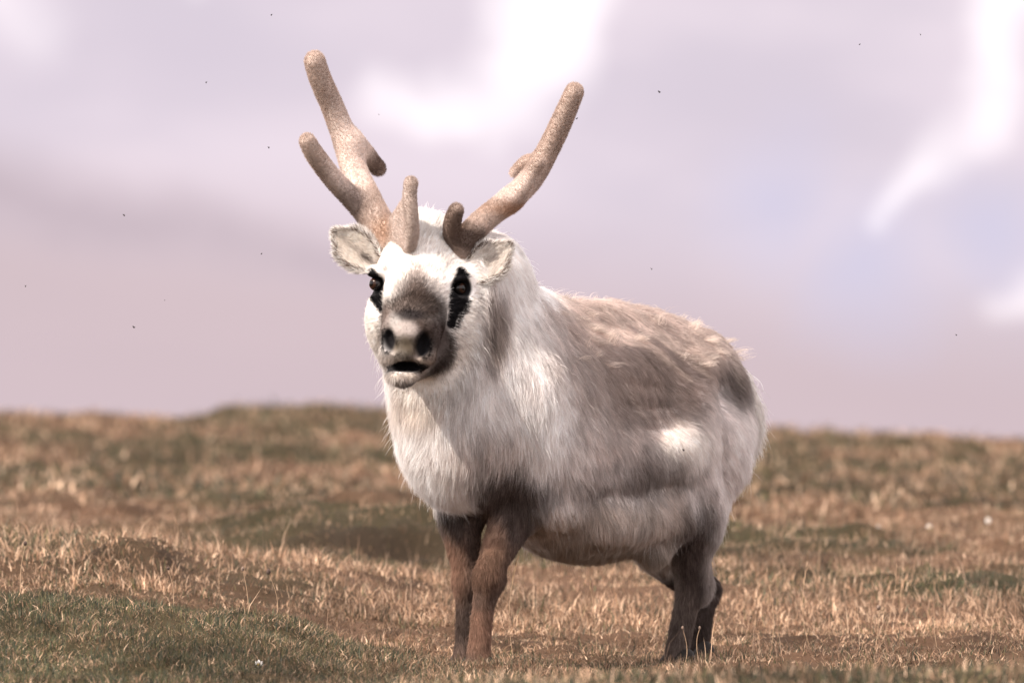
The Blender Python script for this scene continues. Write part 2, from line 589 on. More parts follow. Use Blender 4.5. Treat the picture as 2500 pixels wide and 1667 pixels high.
class Field:
    def __init__(self, xs, ys, zs):
        self.ax = [np.asarray(q, np.float32) for q in (xs, ys, zs)]
        self.D = np.full([len(q) for q in self.ax], .5, np.float32)

    def _box(self, lo, hi):
        sl = []
        for q, a_, b_ in zip(self.ax, lo, hi):
            i0 = max(0, np.searchsorted(q, a_) - 1)
            i1 = min(len(q), np.searchsorted(q, b_) + 1)
            if i1 <= i0:
                return None
            sl.append(slice(i0, i1))
        return tuple(sl)

    def _pts(self, sl):
        return [q[s].reshape([-1 if i == j else 1 for j in range(3)]) for i, (q, s) in enumerate(zip(self.ax, sl))]

    def _merge(self, sl, d, k, cut):
        D = self.D[sl]
        if cut:
            d = -d
            h = np.clip(.5 - .5 * (D - d) / k, 0, 1)
            self.D[sl] = D + (d - D) * h + k * h * (1 - h)
        else:
            h = np.clip(.5 + .5 * (D - d) / k, 0, 1)
            self.D[sl] = D + (d - D) * h - k * h * (1 - h)

    def ell(self, c, r, axes=None, k=.03, cut=False):
        c = np.asarray(c, float)
        r = np.asarray(r, float)
        ax = np.eye(3) if axes is None else np.asarray(axes, float)
        ext = np.sqrt(((ax * r[:, None]) ** 2).sum(0)) + k + .03
        sl = self._box(c - ext, c + ext)
        if sl is None:
            return
        X, Y, Z = self._pts(sl)
        X, Y, Z = X - c[0], Y - c[1], Z - c[2]
        k0 = 0
        k1 = 0
        for i in range(3):
            q = X * ax[i, 0] + Y * ax[i, 1] + Z * ax[i, 2]
            k0 = k0 + (q / r[i]) ** 2
            k1 = k1 + (q / r[i] ** 2) ** 2
        k0 = np.sqrt(k0)
        k1 = np.sqrt(k1)
        d = k0 * (k0 - 1) / np.maximum(k1, 1e-6)
        self._merge(sl, d.astype(np.float32), k, cut)

    def cone(self, a, b, ra, rb, k=.03, cut=False, flat=None):
        a = np.asarray(a, float)
        b = np.asarray(b, float)
        m = max(ra, rb) + k + .03
        sl = self._box(np.minimum(a, b) - m, np.maximum(a, b) + m)
        if sl is None:
            return
        X, Y, Z = self._pts(sl)
        ba = b - a
        h = np.clip(((X - a[0]) * ba[0] + (Y - a[1]) * ba[1] + (Z - a[2]) * ba[2]) / max(ba @ ba, 1e-9), 0, 1)
        d = np.sqrt((X - a[0] - h * ba[0]) ** 2 + (Y - a[1] - h * ba[1]) ** 2 + (Z - a[2] - h * ba[2]) ** 2) - (ra + (rb - ra) * h)
        self._merge(sl, d.astype(np.float32), k, cut)

    def chain(self, pts, k=.03, slim=1.0):
        """tapered limb through the points, joined to the rest with a soft seam"""
        P0 = np.array([q[0] for q in pts])
        R0 = np.array([q[1] for q in pts])
        # round the path and the taper off
        t = np.linspace(0, len(pts) - 1, (len(pts) - 1) * 4 + 1)
        i = np.minimum(t.astype(int), len(pts) - 2)
        u = (t - i)[:, None]
        Pe = np.concatenate([[2 * P0[0] - P0[1]], P0, [2 * P0[-1] - P0[-2]]])
        a, b, c, d = Pe[i], Pe[i + 1], Pe[i + 2], Pe[i + 3]
        Q = .5 * (2 * b + (c - a) * u + (2 * a - 5 * b + 4 * c - d) * u ** 2 + (3 * b - a - 3 * c + d) * u ** 3)
        R = np.interp(t, np.arange(len(pts)), R0) * slim
        m = R.max() + k + .03
        sl = self._box(Q.min(0) - m, Q.max(0) + m)
        if sl is None:
            return
        X, Y, Z = self._pts(sl)
        D = None
        for a, b, ra, rb in zip(Q[:-1], Q[1:], R[:-1], R[1:]):
            ba = b - a
            h = np.clip(((X - a[0]) * ba[0] + (Y - a[1]) * ba[1] + (Z - a[2]) * ba[2]) / max(ba @ ba, 1e-9), 0, 1)
            e = np.sqrt((X - a[0] - h * ba[0]) ** 2 + (Y - a[1] - h * ba[1]) ** 2 + (Z - a[2] - h * ba[2]) ** 2) - (ra + (rb - ra) * h)
            D = e if D is None else np.minimum(D, e)
        self._merge(sl, D.astype(np.float32), k, False)

    def mesh(self):
        """surface nets"""
        D = self.D
        ins = D < 0
        nx, ny, nz_ = D.shape
        cnt = np.zeros((nx - 1, ny - 1, nz_ - 1), np.int8)
        for i in (0, 1):
            for j in (0, 1):
                for k in (0, 1):
                    cnt += ins[i:nx - 1 + i, j:ny - 1 + j, k:nz_ - 1 + k]
        act = (cnt > 0) & (cnt < 8)
        I, J, K = np.nonzero(act)
        vid = np.full(act.shape, -1, np.int64)
        vid[I, J, K] = np.arange(len(I))
        acc = np.zeros((len(I), 3))
        num = np.zeros(len(I))
        ed = []
        for ax_ in range(3):
            o = [q for q in range(3) if q != ax_]
            for u in (0, 1):
                for v in (0, 1):
                    s0 = [0, 0, 0]
                    s0[o[0]] = u
                    s0[o[1]] = v
                    s1 = list(s0)
                    s1[ax_] = 1
                    ed.append((s0, s1))
        for s0, s1 in ed:
            a0 = (I + s0[0], J + s0[1], K + s0[2])
            a1 = (I + s1[0], J + s1[1], K + s1[2])
            d0 = D[a0]
            d1 = D[a1]
            m = (d0 < 0) != (d1 < 0)
            t = np.where(m, d0 / np.where(np.abs(d0 - d1) < 1e-9, 1, d0 - d1), 0)
            for q in range(3):
                p0 = self.ax[q][a0[q]]
                p1 = self.ax[q][a1[q]]
                acc[:, q] += np.where(m, p0 + (p1 - p0) * t, 0)
            num += m
        verts = acc / num[:, None]
        quads = []
        # edges along x, y, z
        for ax_ in range(3):
            o = [(1, 2), (2, 0), (0, 1)][ax_]
            sl0 = [slice(None)] * 3
            sl1 = [slice(None)] * 3
            sl0[ax_] = slice(0, -1)
            sl1[ax_] = slice(1, None)
            for q in o:
                sl0[q] = slice(1, -1)
                sl1[q] = slice(1, -1)
            A = ins[tuple(sl0)]
            Bq = ins[tuple(sl1)]
            e = np.argwhere(A != Bq)
            if not len(e):
                continue
            flip = A[tuple(e.T)]
            base = e.copy()
            base[:, o[0]] += 1
            base[:, o[1]] += 1
            cs = []
            for du, dv in ((-1, -1), (0, -1), (0, 0), (-1, 0)):
                c_ = base.copy()
                c_[:, o[0]] += du
                c_[:, o[1]] += dv
                cs.append(vid[tuple(c_.T)])
            qd = np.stack(cs, 1)
            qd[~flip] = qd[~flip][:, ::-1]
            quads.append(qd)
        quads = np.concatenate(quads)
        return verts, quads


def steps(segments):
    """axis with different spacing: [(start, end, step), ...]"""
    out = [np.arange(a_, b_, s_) for a_, b_, s_ in segments]
    return np.concatenate(out)


def vert_normals(v, f):
    a_, b_, c_, d_ = (v[f[:, i]] for i in range(4))
    fn = np.cross(c_ - a_, d_ - b_)
    n_ = np.zeros_like(v)
    for i in range(4):
        np.add.at(n_, f[:, i], fn)
    return norm(n_)


def relax(v, f, it=2, amt=.5):
    for _ in range(it):
        acc = np.zeros_like(v)
        num = np.zeros(len(v))
        for i in range(4):
            j = (i + 1) % 4
            np.add.at(acc, f[:, i], v[f[:, j]])
            np.add.at(acc, f[:, j], v[f[:, i]])
            np.add.at(num, f[:, i], 1)
            np.add.at(num, f[:, j], 1)
        v = v + (acc / num[:, None] - v) * amt
    return v


F = Field(steps([(-.42, -.40, .008), (-.40, -.05, .0034), (-.05, .75, .009)]),
          steps([(-.80, -.40, .0034), (-.40, .62, .009)]),
          steps([(-.07, .60, .008), (.60, 1.10, .0034)]))
BX = np.stack([FW, LF, UP])          # ellipsoid axes along, across, up
# trunk
F.ell(B(-.02, 0, .53), (.42, .225, .255), BX, k=.08)
F.ell(B(.05, .02, .425), (.28, .205, .188), BX, k=.07)
F.ell(B(.30, 0, .60), (.23, .185, .25), BX, k=.08)
F.ell(B(.46, 0, .565), (.145, .145, .18), BX, k=.08)
F.ell(B(.48, -.01, .47), (.10, .10, .10), BX, k=.07)
F.ell(B(-.32, 0, .605), (.155, .165, .17), BX, k=.07)
# withers and loin ridge
F.chain([(B(.32, 0, .80), .05), (B(.10, 0, .805), .045), (B(-.05, 0, .805), .045), (B(-.20, 0, .78), .045), (B(-.30, 0, .742), .045),
         (B(-.40, 0, .70), .05), (B(-.45, 0, .655), .05)], k=.11)
F.ell(B(-.33, .115, .675), (.06, .05, .045), BX, k=.07)
F.ell(B(-.33, -.115, .675), (.06, .05, .045), BX, k=.07)
# near shoulder, near and far thigh
F.ell(B(.30, .15, .52), (.13, .09, .20), BX, k=.06)
F.ell(B(.30, -.15, .52), (.13, .09, .20), BX, k=.06)
F.ell(P(1690, 1080, .10), (.11, .12, .19), BX, k=.05)
F.ell(B(-.33, -.14, .48), (.13, .09, .2), BX, k=.06)
F.ell(P(1655, 1085, .02), (.055, .05, .06), BX, k=.05)
F.cone(P(1700, 1190, .03), P(1598, 1335, -.02), .05, .035, k=.045)
# neck
F.cone(B(.38, 0, .70), P(1120, 700, -.40), .19, .135, k=.09)
F.cone(B(.44, 0, .60), P(1050, 790, -.43), .17, .125, k=.09)
F.ell(P(1180, 665, -.33), (.10, .12, .09), k=.06)
# near front leg
F.chain([(P(1275, 1180, -.27), .080), (P(1245, 1275, -.31), .054), (P(1206, 1365, -.335), .036), (P(1195, 1408, -.339), .037)], k=.035, slim=.93)
F.chain([(P(1195, 1408, -.339), .037), (P(1181, 1478, -.335), .026), (P(1172, 1560, -.335), .026), (P(1168, 1612, -.34), .031)], k=.02, slim=.90)
# far front leg
F.chain([(P(1135, 1200, -.22), .075), (P(1128, 1290, -.22), .049), (P(1138, 1380, -.23), .034), (P(1141, 1420, -.235), .034)], k=.035, slim=.93)
F.chain([(P(1141, 1420, -.235), .034), (P(1139, 1485, -.235), .025), (P(1138, 1562, -.235), .026), (P(1134, 1614, -.24), .031)], k=.02, slim=.90)
# near hind leg
F.chain([(P(1708, 1150, .12), .088), (P(1700, 1265, .10), .066), (P(1688, 1350, .10), .048), (P(1694, 1425, .13), .038)], k=.045)
F.chain([(P(1694, 1425, .13), .038), (P(1674, 1485, .12), .030), (P(1658, 1562, .11), .028), (P(1652, 1614, .10), .032)], k=.025, slim=.92)
# far hind leg
F.chain([(P(1600, 1270, .30), .085), (P(1640, 1365, .34), .055), (P(1718, 1432, .42), .033), (P(1722, 1440, .42), .032)], k=.03)
F.chain([(P(1722, 1440, .42), .032), (P(1714, 1510, .40), .026), (P(1706, 1568, .39), .026), (P(1700, 1614, .38), .030)], k=.02, slim=.90)
# head
F.ell(P(1030, 655, -.46), (.105, .105, .105), k=.03)
F.ell(P(1028, 590, -.42), (.085, .09, .075), k=.04)
F.cone(P(1022, 690, -.50), P(1006, 815, -.63), .090, .069, k=.035)
F.ell(P(1035, 800, -.46), (.130, .10, .125), k=.04)
F.ell(P(955, 775, -.50), (.055, .06, .07), k=.04)
F.ell(P(1110, 790, -.50), (.055, .06, .08), k=.04)
# nose, upper lip halves, lower jaw
F.ell(P(993, 815, -.665), (.060, .044, .050), k=.03)
F.ell(P(960, 866, -.660), (.034, .036, .028), k=.024)
F.ell(P(1024, 872, -.660), (.038, .038, .030), k=.024)
F.ell(P(992, 862, -.672), (.030, .034, .024), k=.016)
F.cone(P(1030, 845, -.53), P(986, 911, -.645), .075, .030, k=.025)
F.ell(P(985, 915, -.655), (.040, .034, .018), k=.012)
# brow ridges and sockets
F.ell(P(925, 665, -.535), (.030, .035, .016), k=.02)
F.ell(P(1118, 678, -.535), (.030, .035, .016), k=.02)
# nostrils and mouth, cut in
F.ell(P(949, 831, -.705), (.0140, .030, .029), [(.9, -.2, .35), (.2, 1, 0), (-.35, 0, .93)], k=.010, cut=True)
F.ell(P(1033, 842, -.702), (.0150, .030, .031), [(.9, .2, -.35), (-.2, 1, 0), (.35, 0, .93)], k=.010, cut=True)
F.ell(P(990, 896, -.695), (.041, .055, .0115), k=.008, cut=True)
F.ell(P(990, 890, -.70), (.024, .05, .012), k=.008, cut=True)
EYE_L, EYE_R = P(914, 692, -.538), P(1125, 703, -.538)
F.ell(EYE_L + np.array([-.004, -.012, 0]), (.022, .02, .018), k=.010, cut=True)
F.ell(EYE_R + np.array([.004, -.012, 0]), (.022, .02, .018), k=.010, cut=True)
bv, bf = F.mesh()
bv = relax(bv, bf, 2, .4)
bn = vert_normals(bv, bf)
del F
FLANK = [   # hollows and folds of the near flank: bearing, depth, half sizes, height
    (P(1500, 1208, -.1), (.15, .25, .034), -.014),
    (P(1620, 1180, .0), (.07, .20, .030), -.020),
    (P(1500, 1270, -.1), (.20, .25, .035), .016),
    (P(1785, 940, .15), (.05, .25, .080), -.026),
        (P(1395, 1010, -.25), (.03, .20, .190), -.020),
    (P(1360, 1195, -.25), (.035, .2, .060), -.022),
    (P(1610, 985, .0), (.07, .25, .085), -.022),
    (P(1700, 960, .1), (.035, .25, .090), .010),
    (P(1320, 960, -.3), (.05, .2, .130), .012),
    (P(1655, 1085, .0), (.060, .2, .050), .013),
    (P(1775, 1120, .1), (.022, .2, .130), -.016),
    (P(1820, 1120, .2), (.03, .2, .130), .010),
    (P(1560, 930, -.05), (.10, .2, .012), -.004),
    (P(1560, 985, -.05), (.10, .2, .012), -.004),
    (P(1560, 1040, -.05), (.10, .2, .012), -.004),
    (P(1560, 860, .0), (.12, .25, .050), .008),
]
dsp = np.zeros(len(bv))
for c_, r_, h_ in FLANK:
    d_ = np.linalg.norm((bv - c_) / np.array(r_), axis=1)
    dsp += h_ * 1.9 * np.exp(-d_ ** 2 * 1.2)
dsp += (fbm(bv, 11, 900, 2) - .5) * .016 * sstep(bv[:, 1], -.42, -.30) * sstep(bv[:, 2], .25, .35)
bv = bv + bn * (dsp * np.where(bn @ LF > -.2, 1, .3))[:, None]
bn = vert_normals(bv, bf)


# ---- coat colours: the animal's own patches, plus some painted light and shade
CREAM = np.array([.93, .885, .865])
WHITE = np.array([.93, .88, .84])
SADDLE = np.array([.49, .41, .375])
GREYBR = np.array([.24, .19, .165])
DARK = np.array([.092, .071, .063])
RUST = np.array([.26, .160, .115])
BLACK = np.array([.010, .009, .010])
TAUPE = np.array([.185, .130, .106])


def blend(p, val, patches, ragged=1.0):
    out = np.repeat(np.atleast_2d(val), len(p), 0).astype(float)
    wob = (fbm(p, 14, 5, 3) - .5)[:, None] * 1.6 + (fbm(p * np.array([1, 1, .4]), 60, 6, 2) - .5)[:, None] * .7
    for c_, r, soft, v_, amt in patches:
        d_ = np.linalg.norm((p - np.asarray(c_)) / np.asarray(r), axis=1)[:, None] + wob * .45 * min(1, soft * 2) * ragged
        w_ = sstep(d_, 1 + soft, 1 - soft) * amt
        out = out + (np.asarray(v_) - out) * w_
    return out


COAT = [
    # saddle over back and flank, its sunlit top painted lighter
    (P(1560, 850, 0), (.25, .6, .20), .35, SADDLE, 1),
    (P(1500, 765, 0), (.17, .6, .10), .4, SADDLE * 1.25, 1),
    (P(1730, 830, .2), (.17, .6, .11), .4, SADDLE * 1.2, .9),
    (P(1500, 1000, -.05), (.14, .4, .14), .5, SADDLE * .9, .9),
    (P(1620, 960, 0), (.16, .4, .14), .4, GREYBR * 1.4, .6),
    (P(1480, 1100, -.1), (.17, .35, .085), .6, np.array([.68, .61, .58]), .85),
    # rump and thigh, with the shade of the hip hollow painted in
    (P(1780, 1100, .2), (.10, .5, .18), .4, np.array([.82, .76, .74]), .9),
    (P(1793, 930, .2), (.034, .4, .058), .8, np.array([.16, .125, .11]), .8),
    (P(1862, 1010, .3), (.02, .5, .10), .5, DARK * 1.5, .7),
    (P(1662, 1082, .0), (.066, .3, .048), .7, WHITE, 1),  # white stifle patch, its sunlight painted in
    # dark line along the lower flank, left part painted shade; pale belly below
    (P(1430, 1192, -.1), (.11, .4, .050), .9, np.array([.22, .175, .16]), .6),
    (P(1590, 1168, -.02), (.10, .4, .060), .8, np.array([.18, .145, .13]), .8),
    (P(1480, 1270, -.1), (.24, .5, .05), .45, np.array([.54, .465, .41]), .8),
    (P(1625, 1260, 0), (.05, .3, .09), .5, np.array([.58, .50, .45]), .7),
    (P(1450, 1360, 0), (.30, .6, .05), .4, np.array([.34, .27, .21]), .8),  # underside of the belly, shade painted into the coat
    # neck and shoulder tints, head's shade beside the cheek painted in
    (P(1203, 800, -.35), (.038, .25, .12), .4, np.array([.24, .185, .16]), .85),
    (P(1020, 985, -.4), (.07, .3, .04), .6, np.array([.60, .50, .42]), .5),
    (P(1190, 1120, -.35), (.10, .3, .07), .6, np.array([.52, .43, .38]), .6),
    # front legs
    (P(1252, 1196, -.3), (.100, .25, .060), .45, np.array([.13, .10, .09]), .95),
    (P(1120, 1290, -.2), (.09, .16, .075), .3, DARK, .95),
    (P(1215, 1290, -.32), (.10, .12, .11), .3, DARK * 1.7, 1),
    (P(1185, 1500, -.30), (.14, .30, .20), .2, TAUPE, 1),
    (P(1195, 1320, -.40), (.040, .10, .055), .6, np.array([.44, .29, .21]), .95),  # sunlit highlight painted on the shin
    (P(1180, 1390, -.38), (.05, .08, .05), .5, RUST * .7, .9),
    (P(1175, 1540, -.36), (.05, .08, .07), .5, RUST * 1.3, .8),
    (P(1105, 1400, -.24), (.035, .20, .11), .5, RUST * 1.1, .9),
    (P(1130, 1510, -.22), (.045, .08, .07), .5, DARK, .8),
    # hind legs
    (P(1705, 1370, .10), (.066, .32, .165), .35, DARK * 1.45, 1),
    (P(1660, 1560, .1), (.07, .18, .12), .3, GREYBR * .75, 1),
    (P(1745, 1390, .12), (.030, .12, .13), .5, np.array([.52, .46, .43]), .8),
    (P(1650, 1440, .02), (.012, .08, .07), .6, np.array([.40, .34, .30]), .8),
    (P(1690, 1480, .42), (.16, .14, .20), .2, DARK * 1.1, 1),
]
FACE = [
    # bridge of the nose, the brown muzzle cap and its sides
    (P(1016, 680, -.56), (.024, .12, .032), .7, np.array([.19, .12, .09]), .6),
    (P(1014, 715, -.58), (.050, .12, .030), .6, np.array([.085, .052, .040]), .9),
    (P(1012, 752, -.62), (.076, .13, .036), .35, np.array([.060, .041, .033]), .95),
    (P(1010, 810, -.62), (.082, .12, .060), .3, np.array([.058, .041, .034]), 1),
    (P(1075, 850, -.60), (.034, .12, .075), .35, np.array([.055, .040, .036]), .95),
    (P(1052, 905, -.62), (.030, .10, .030), .5, np.array([.05, .037, .033]), .8),
    (P(940, 795, -.62), (.018, .10, .05), .5, np.array([.10, .066, .054]), .8),
    (P(1002, 770, -.66), (.036, .08, .014), .5, np.array([.014, .012, .013]), .85),
    # grey-brown round the mouth, pale nose tip and lips
    (P(992, 880, -.68), (.080, .10, .036), .35, np.array([.20, .155, .13]), .95),
    (P(986, 925, -.66), (.060, .10, .028), .5, np.array([.26, .21, .18]), .9),
    (P(990, 806, -.70), (.026, .06, .019), .5, np.array([.40, .345, .32]), 1),
    (P(986, 848, -.70), (.026, .06, .028), .5, np.array([.075, .058, .038]), .9),
    (P(953, 877, -.70), (.026, .06, .011), .5, np.array([.50, .43, .37]), .9),
    (P(1028, 883, -.70), (.022, .06, .009), .45, np.array([.36, .29, .24]), .9),
    (P(986, 916, -.68), (.038, .06, .011), .4, np.array([.66, .58, .51]), 1),
    (P(984, 938, -.66), (.040, .09, .013), .35, np.array([.026, .021, .018]), 1),
    # nostrils, lip edge
    (P(948, 831, -.70), (.017, .06, .029), .25, BLACK, 1),
    (P(1033, 842, -.70), (.019, .06, .031), .25, BLACK, 1),
    (P(990, 895, -.68), (.054, .08, .0135), .2, BLACK, 1),
    # black patches round the eyes
] + [(P(x_, y_, -.54), (r_, .11, r_ * 1.05), .16, BLACK, 1) for x_, y_, r_ in (
    (1121, 668, 0.012), (1125, 686, 0.02), (1125, 704, 0.026), (1120, 725, 0.026), (1113, 748, 0.022), (1106, 772, 0.015), (1102, 790, 0.013),
    (911, 674, 0.014), (914, 692, 0.024), (918, 710, 0.02), (923, 727, 0.016), (928, 744, 0.011), (931, 757, 0.007))]
HEAD_C = P(1020, 740, -.55)


def head_w(p):
    d_ = np.linalg.norm((p - HEAD_C) / np.array([.15, .22, .24]), axis=1)
    return sstep(d_, 1.15, .85) * sstep(p[:, 1], -.40, -.46)


def coat_colour(p):
    c_ = blend(p, CREAM, COAT)
    st_ = fbm(p * np.array([1, 1, .28]), 55, 77, 3) - .5
    st2 = fbm(p * np.array([1, 1, .5]), 16, 78, 2) - .5
    c_ = c_ * (1 + (.55 * st_ + .35 * st2)[:, None] * (1.25 - c_.mean(1, keepdims=True)))
    hw = head_w(p)[:, None]
    fc = blend(p, WHITE, FACE, .45)
    return c_ * (1 - hw) + fc * hw


skin_mat = attr_mat('hide', rough=.85, spec=.1)
nose_mat = plain_mat('wet_skin', (.02, .018, .02), rough=.35, spec=.5)
rein = bpy.data.objects.new('reindeer', None)
rein.empty_display_size = .1
rein.location = (float(BODY[0]), 0, 0)
col.objects.link(rein)
tag(rein, 'shaggy white and grey-brown reindeer with velvet antlers standing on the grass', 'reindeer')
bpy.context.view_layer.update()
body = mesh_from('body', bv, bf, skin_mat, rein, colors=np.clip(coat_colour(bv), 0, .95))

# ------------------------------------------------------------------ fur
m_fur, N = new_mat('fur')
out = N.n('ShaderNodeOutputMaterial')
at = N.n('ShaderNodeAttribute', attribute_name='col')
df = N.n('ShaderNodeBsdfDiffuse')
tl = N.n('ShaderNodeBsdfTranslucent')
gl = N.n('ShaderNodeBsdfHair', component='Reflection')
gl.inputs['RoughnessU'].default_value = .35
gl.inputs['RoughnessV'].default_value = .8
for q in (df, tl, gl):
    N.l(at.outputs['Color'], q.inputs['Color'])
mx = N.n('ShaderNodeMixShader')
mx.inputs[0].default_value = .5
N.l(df.outputs[0], mx.inputs[1])
N.l(tl.outputs[0], mx.inputs[2])
mx2 = N.n('ShaderNodeMixShader')
mx2.inputs[0].default_value = .12
N.l(mx.outputs[0], mx2.inputs[1])
N.l(gl.outputs[0], mx2.inputs[2])
N.l(mx2.outputs[0], out.inputs[0])


def sample_surface(v, f, nrm, n, weight=None):
    tri = np.concatenate([f[:, [0, 1, 2]], f[:, [0, 2, 3]]])
    a_, b_, c_ = v[tri[:, 0]], v[tri[:, 1]], v[tri[:, 2]]
    ar = np.linalg.norm(np.cross(b_ - a_, c_ - a_), axis=1) * .5
    if weight is not None:
        ar = ar * weight((a_ + b_ + c_) / 3, norm(nrm[tri].mean(1)))
    cum = np.cumsum(ar)
    pick = np.minimum(np.searchsorted(cum, rng.uniform(0, cum[-1], n)), len(tri) - 1)
    r1 = np.sqrt(rng.uniform(0, 1, n))[:, None]
    r2 = rng.uniform(0, 1, n)[:, None]
    t = tri[pick]
    w = (1 - r1, r1 * (1 - r2), r1 * r2)
    p_ = sum(w[i] * v[t[:, i]] for i in range(3))
    n_ = norm(sum(w[i] * nrm[t[:, i]] for i in range(3)))
    return p_, n_


def grow(name, roots, nrm, direction, length, radius, colours, parent, clump=.4, per_clump=18, bend=None, K=5, wave=.08, label=None, tint=.16):
    n = len(roots)
    t = np.linspace(0, 1, K)
    bend = np.zeros((n, 3)) if bend is None else bend
    L = length[:, None]
    pos = roots[:, None, :] - nrm[:, None, :] * .0015 + L[:, None, :] * (direction[:, None, :] * t[None, :, None] + bend[:, None, :] * (t ** 2)[None, :, None])
    wv = rng.normal(0, 1, (n, 3)) * L * wave
    pos += wv[:, None, :] * np.sin(t * 3.0)[None, :, None]
    if clump > 0:
        ng = max(4, n // per_clump)
        gi = rng.choice(n, ng, replace=False)
        kd = kdtree.KDTree(ng)
        for q, g_ in enumerate(gi):
            kd.insert(roots[g_].tolist(), q)
        kd.balance()
        own = np.fromiter((kd.find(r_)[1] for r_ in roots.tolist()), np.int64, n)
        gpos = pos[gi][own]
        if tint > 0:
            colours = colours * (1 + tint * rng.uniform(-1, 1, ng)[own][:, None])
        amt = clump * rng.uniform(.5, 1.15, n)
        pos += (gpos - pos) * (amt[:, None] * t[None, :] ** 1.4)[:, :, None]
    cv = bpy.data.hair_curves.new(name)
    cv.add_curves([K] * n)
    cv.attributes['position'].data.foreach_set('vector', pos.astype(np.float32).ravel())
    ra = cv.attributes.get('radius') or cv.attributes.new('radius', 'FLOAT', 'POINT')
    taper = np.interp(t, [0, .5, 1], [1, .8, .15])
    ra.data.foreach_set('value', (radius[:, None] * taper[None, :]).astype(np.float32).ravel())
    ca = cv.attributes.new('col', 'FLOAT_COLOR', 'CURVE')
    c4 = np.ones((n, 4), np.float32)
    c4[:, :3] = np.clip(colours, .003, .93)
    ca.data.foreach_set('color', c4.ravel())
    cv.materials.append(m_fur)
    o = bpy.data.objects.new(name, cv)
    col.objects.link(o)
    o.parent = parent
    mi = parent.matrix_basis.copy()
    if parent.parent:
        mi = parent.parent.matrix_basis @ parent.matrix_parent_inverse @ parent.matrix_basis
    o.matrix_parent_inverse = mi.inverted()
    o['kind'] = 'stuff'
    if label:
        o['label'] = label
    return o


NOSE = P(992, 830, -.70)


def coat_length(p):
    ln = blend(p, np.array([.023]), [
        (B(.42, 0, .62), (.30, .30, .30), .4, [.031], 1),
        (P(1500, 700, 0), (.35, .6, .06), .5, [.030], 1),
        (P(1850, 1050, .3), (.06, .4, .25), .5, [.034], .8),
        (P(1450, 1330, 0), (.3, .6, .1), .5, [.030], 1),
        (P(1200, 1470, -.28), (.2, .2, .24), .15, [.013], 1),
        (P(1680, 1470, .2), (.14, .35, .21), .15, [.014], 1),
        (P(1745, 1420, .12), (.03, .1, .06), .3, [.022], 1),
    ])[:, 0]
    face = blend(p, np.array([.013]), [
        (P(1000, 840, -.66), (.10, .12, .10), .3, [.007], 1),
        (P(1020, 730, -.58), (.09, .10, .08), .3, [.013], 1),
        (P(1030, 560, -.45), (.07, .1, .05), .4, [.026], 1),
        (P(1000, 985, -.56), (.10, .12, .03), .5, [.020], 1),
        (P(915, 693, -.54), (.03, .1, .03), .2, [.004], 1),
        (P(1125, 703, -.54), (.03, .1, .03), .2, [.004], 1),
    ])[:, 0]
    hw = head_w(p)
    return ln * (1 - hw) + face * hw


def coat_flow(p, n_):
    """lie of the coat: tail-ward and down on the trunk, down the legs and chest, away from the nose on the face"""
    s_ = (p - BODY) @ FW
    front = sstep(s_, .15, .42)[:, None]
    trunk = -FW * .50 - UP * .80
    chest = -UP * 1.0 - FW * .18
    d_ = trunk * (1 - front) + chest * front
    legs = sstep(p[:, 2], .36, .26)[:, None]
    d_ = d_ * (1 - legs) + (-UP) * legs
    hw = head_w(p)[:, None]
    fc = norm(p - NOSE)
    fc = fc + np.array([0, 0, -.25])
    d_ = d_ * (1 - hw) + fc * hw
    wob = np.stack([fbm(p, 9, 200 + q, 2) - .5 for q in range(3)], 1)
    wob2 = np.stack([fbm(p, 26, 230 + q, 2) - .5 for q in range(3)], 1)
    d_ = d_ + wob * (1.3 - .7 * hw) + wob2 * (.65 - .35 * hw)
    d_ = d_ - n_ * (d_ * n_).sum(1, keepdims=True)
    return norm(d_)


def seen_weight(c_, n_):
    facing = n_ @ np.array([0, -1.0, 0.05])
    return np.where(facing > -.25, 1.0, .35)


def dens(c_, n_):
    hw = head_w(c_)
    leg = sstep(c_[:, 2], .34, .24)
    base_ = 1 + 5.0 * hw + 2.2 * leg
    inside = (np.linalg.norm(c_ - EYE_L, axis=1) < .023) | (np.linalg.norm(c_ - EYE_R, axis=1) < .023)
    mouth = np.linalg.norm((c_ - P(990, 896, -.69)) / np.array([.04, .06, .011]), axis=1) < 1
    nos = (np.linalg.norm((c_ - P(950, 830, -.705)) / np.array([.016, .03, .026]), axis=1) < 1) | \
          (np.linalg.norm((c_ - P(1031, 842, -.705)) / np.array([.016, .03, .028]), axis=1) < 1)
    return base_ * seen_weight(c_, n_) * np.where(inside | mouth | nos, 0.0, 1.0)


NF = 470000
rp, rn = sample_surface(bv, bf, bn, NF, dens)
ln = coat_length(rp) * rng.uniform(.65, 1.25, NF)
fly = rng.uniform(0, 1, NF) < .008
ln = np.where(fly, ln * 1.35, ln)
fl = coat_flow(rp, rn)
hw = head_w(rp)
lift = np.where(fly, .8, rng.uniform(.16, .42, NF))[:, None]
lift = lift * (1 - .5 * hw[:, None])
d0 = norm(fl * (1 - lift) + rn * lift)
bend = fl * .25 - UP * (.22 * (1 - hw))[:, None]
cc = coat_colour(rp)
dk = sstep(cc.mean(1, keepdims=True), .45, .12)
cc = cc * (rng.uniform(.82, 1.12, (NF, 1)) * (1 - dk) + rng.uniform(.5, 1.55, (NF, 1)) * dk) * (1 + (fbm(rp, 45, 300, 2) - .5)[:, None] * .35)
rad = np.interp(ln, [.004, .02, .08], [.00032, .00037, .00042]) * rng.uniform(.8, 1.2, NF)
grow('fur', rp, rn, d0, ln, rad, cc, body, clump=.26, per_clump=9, bend=bend, K=5, tint=.22)

# ------------------------------------------------------------------ antlers in velvet
VELV = np.array([.53, .425, .37])
VELV_D = np.array([.15, .10, .078])
VELV_P = np.array([.74, .64, .59])


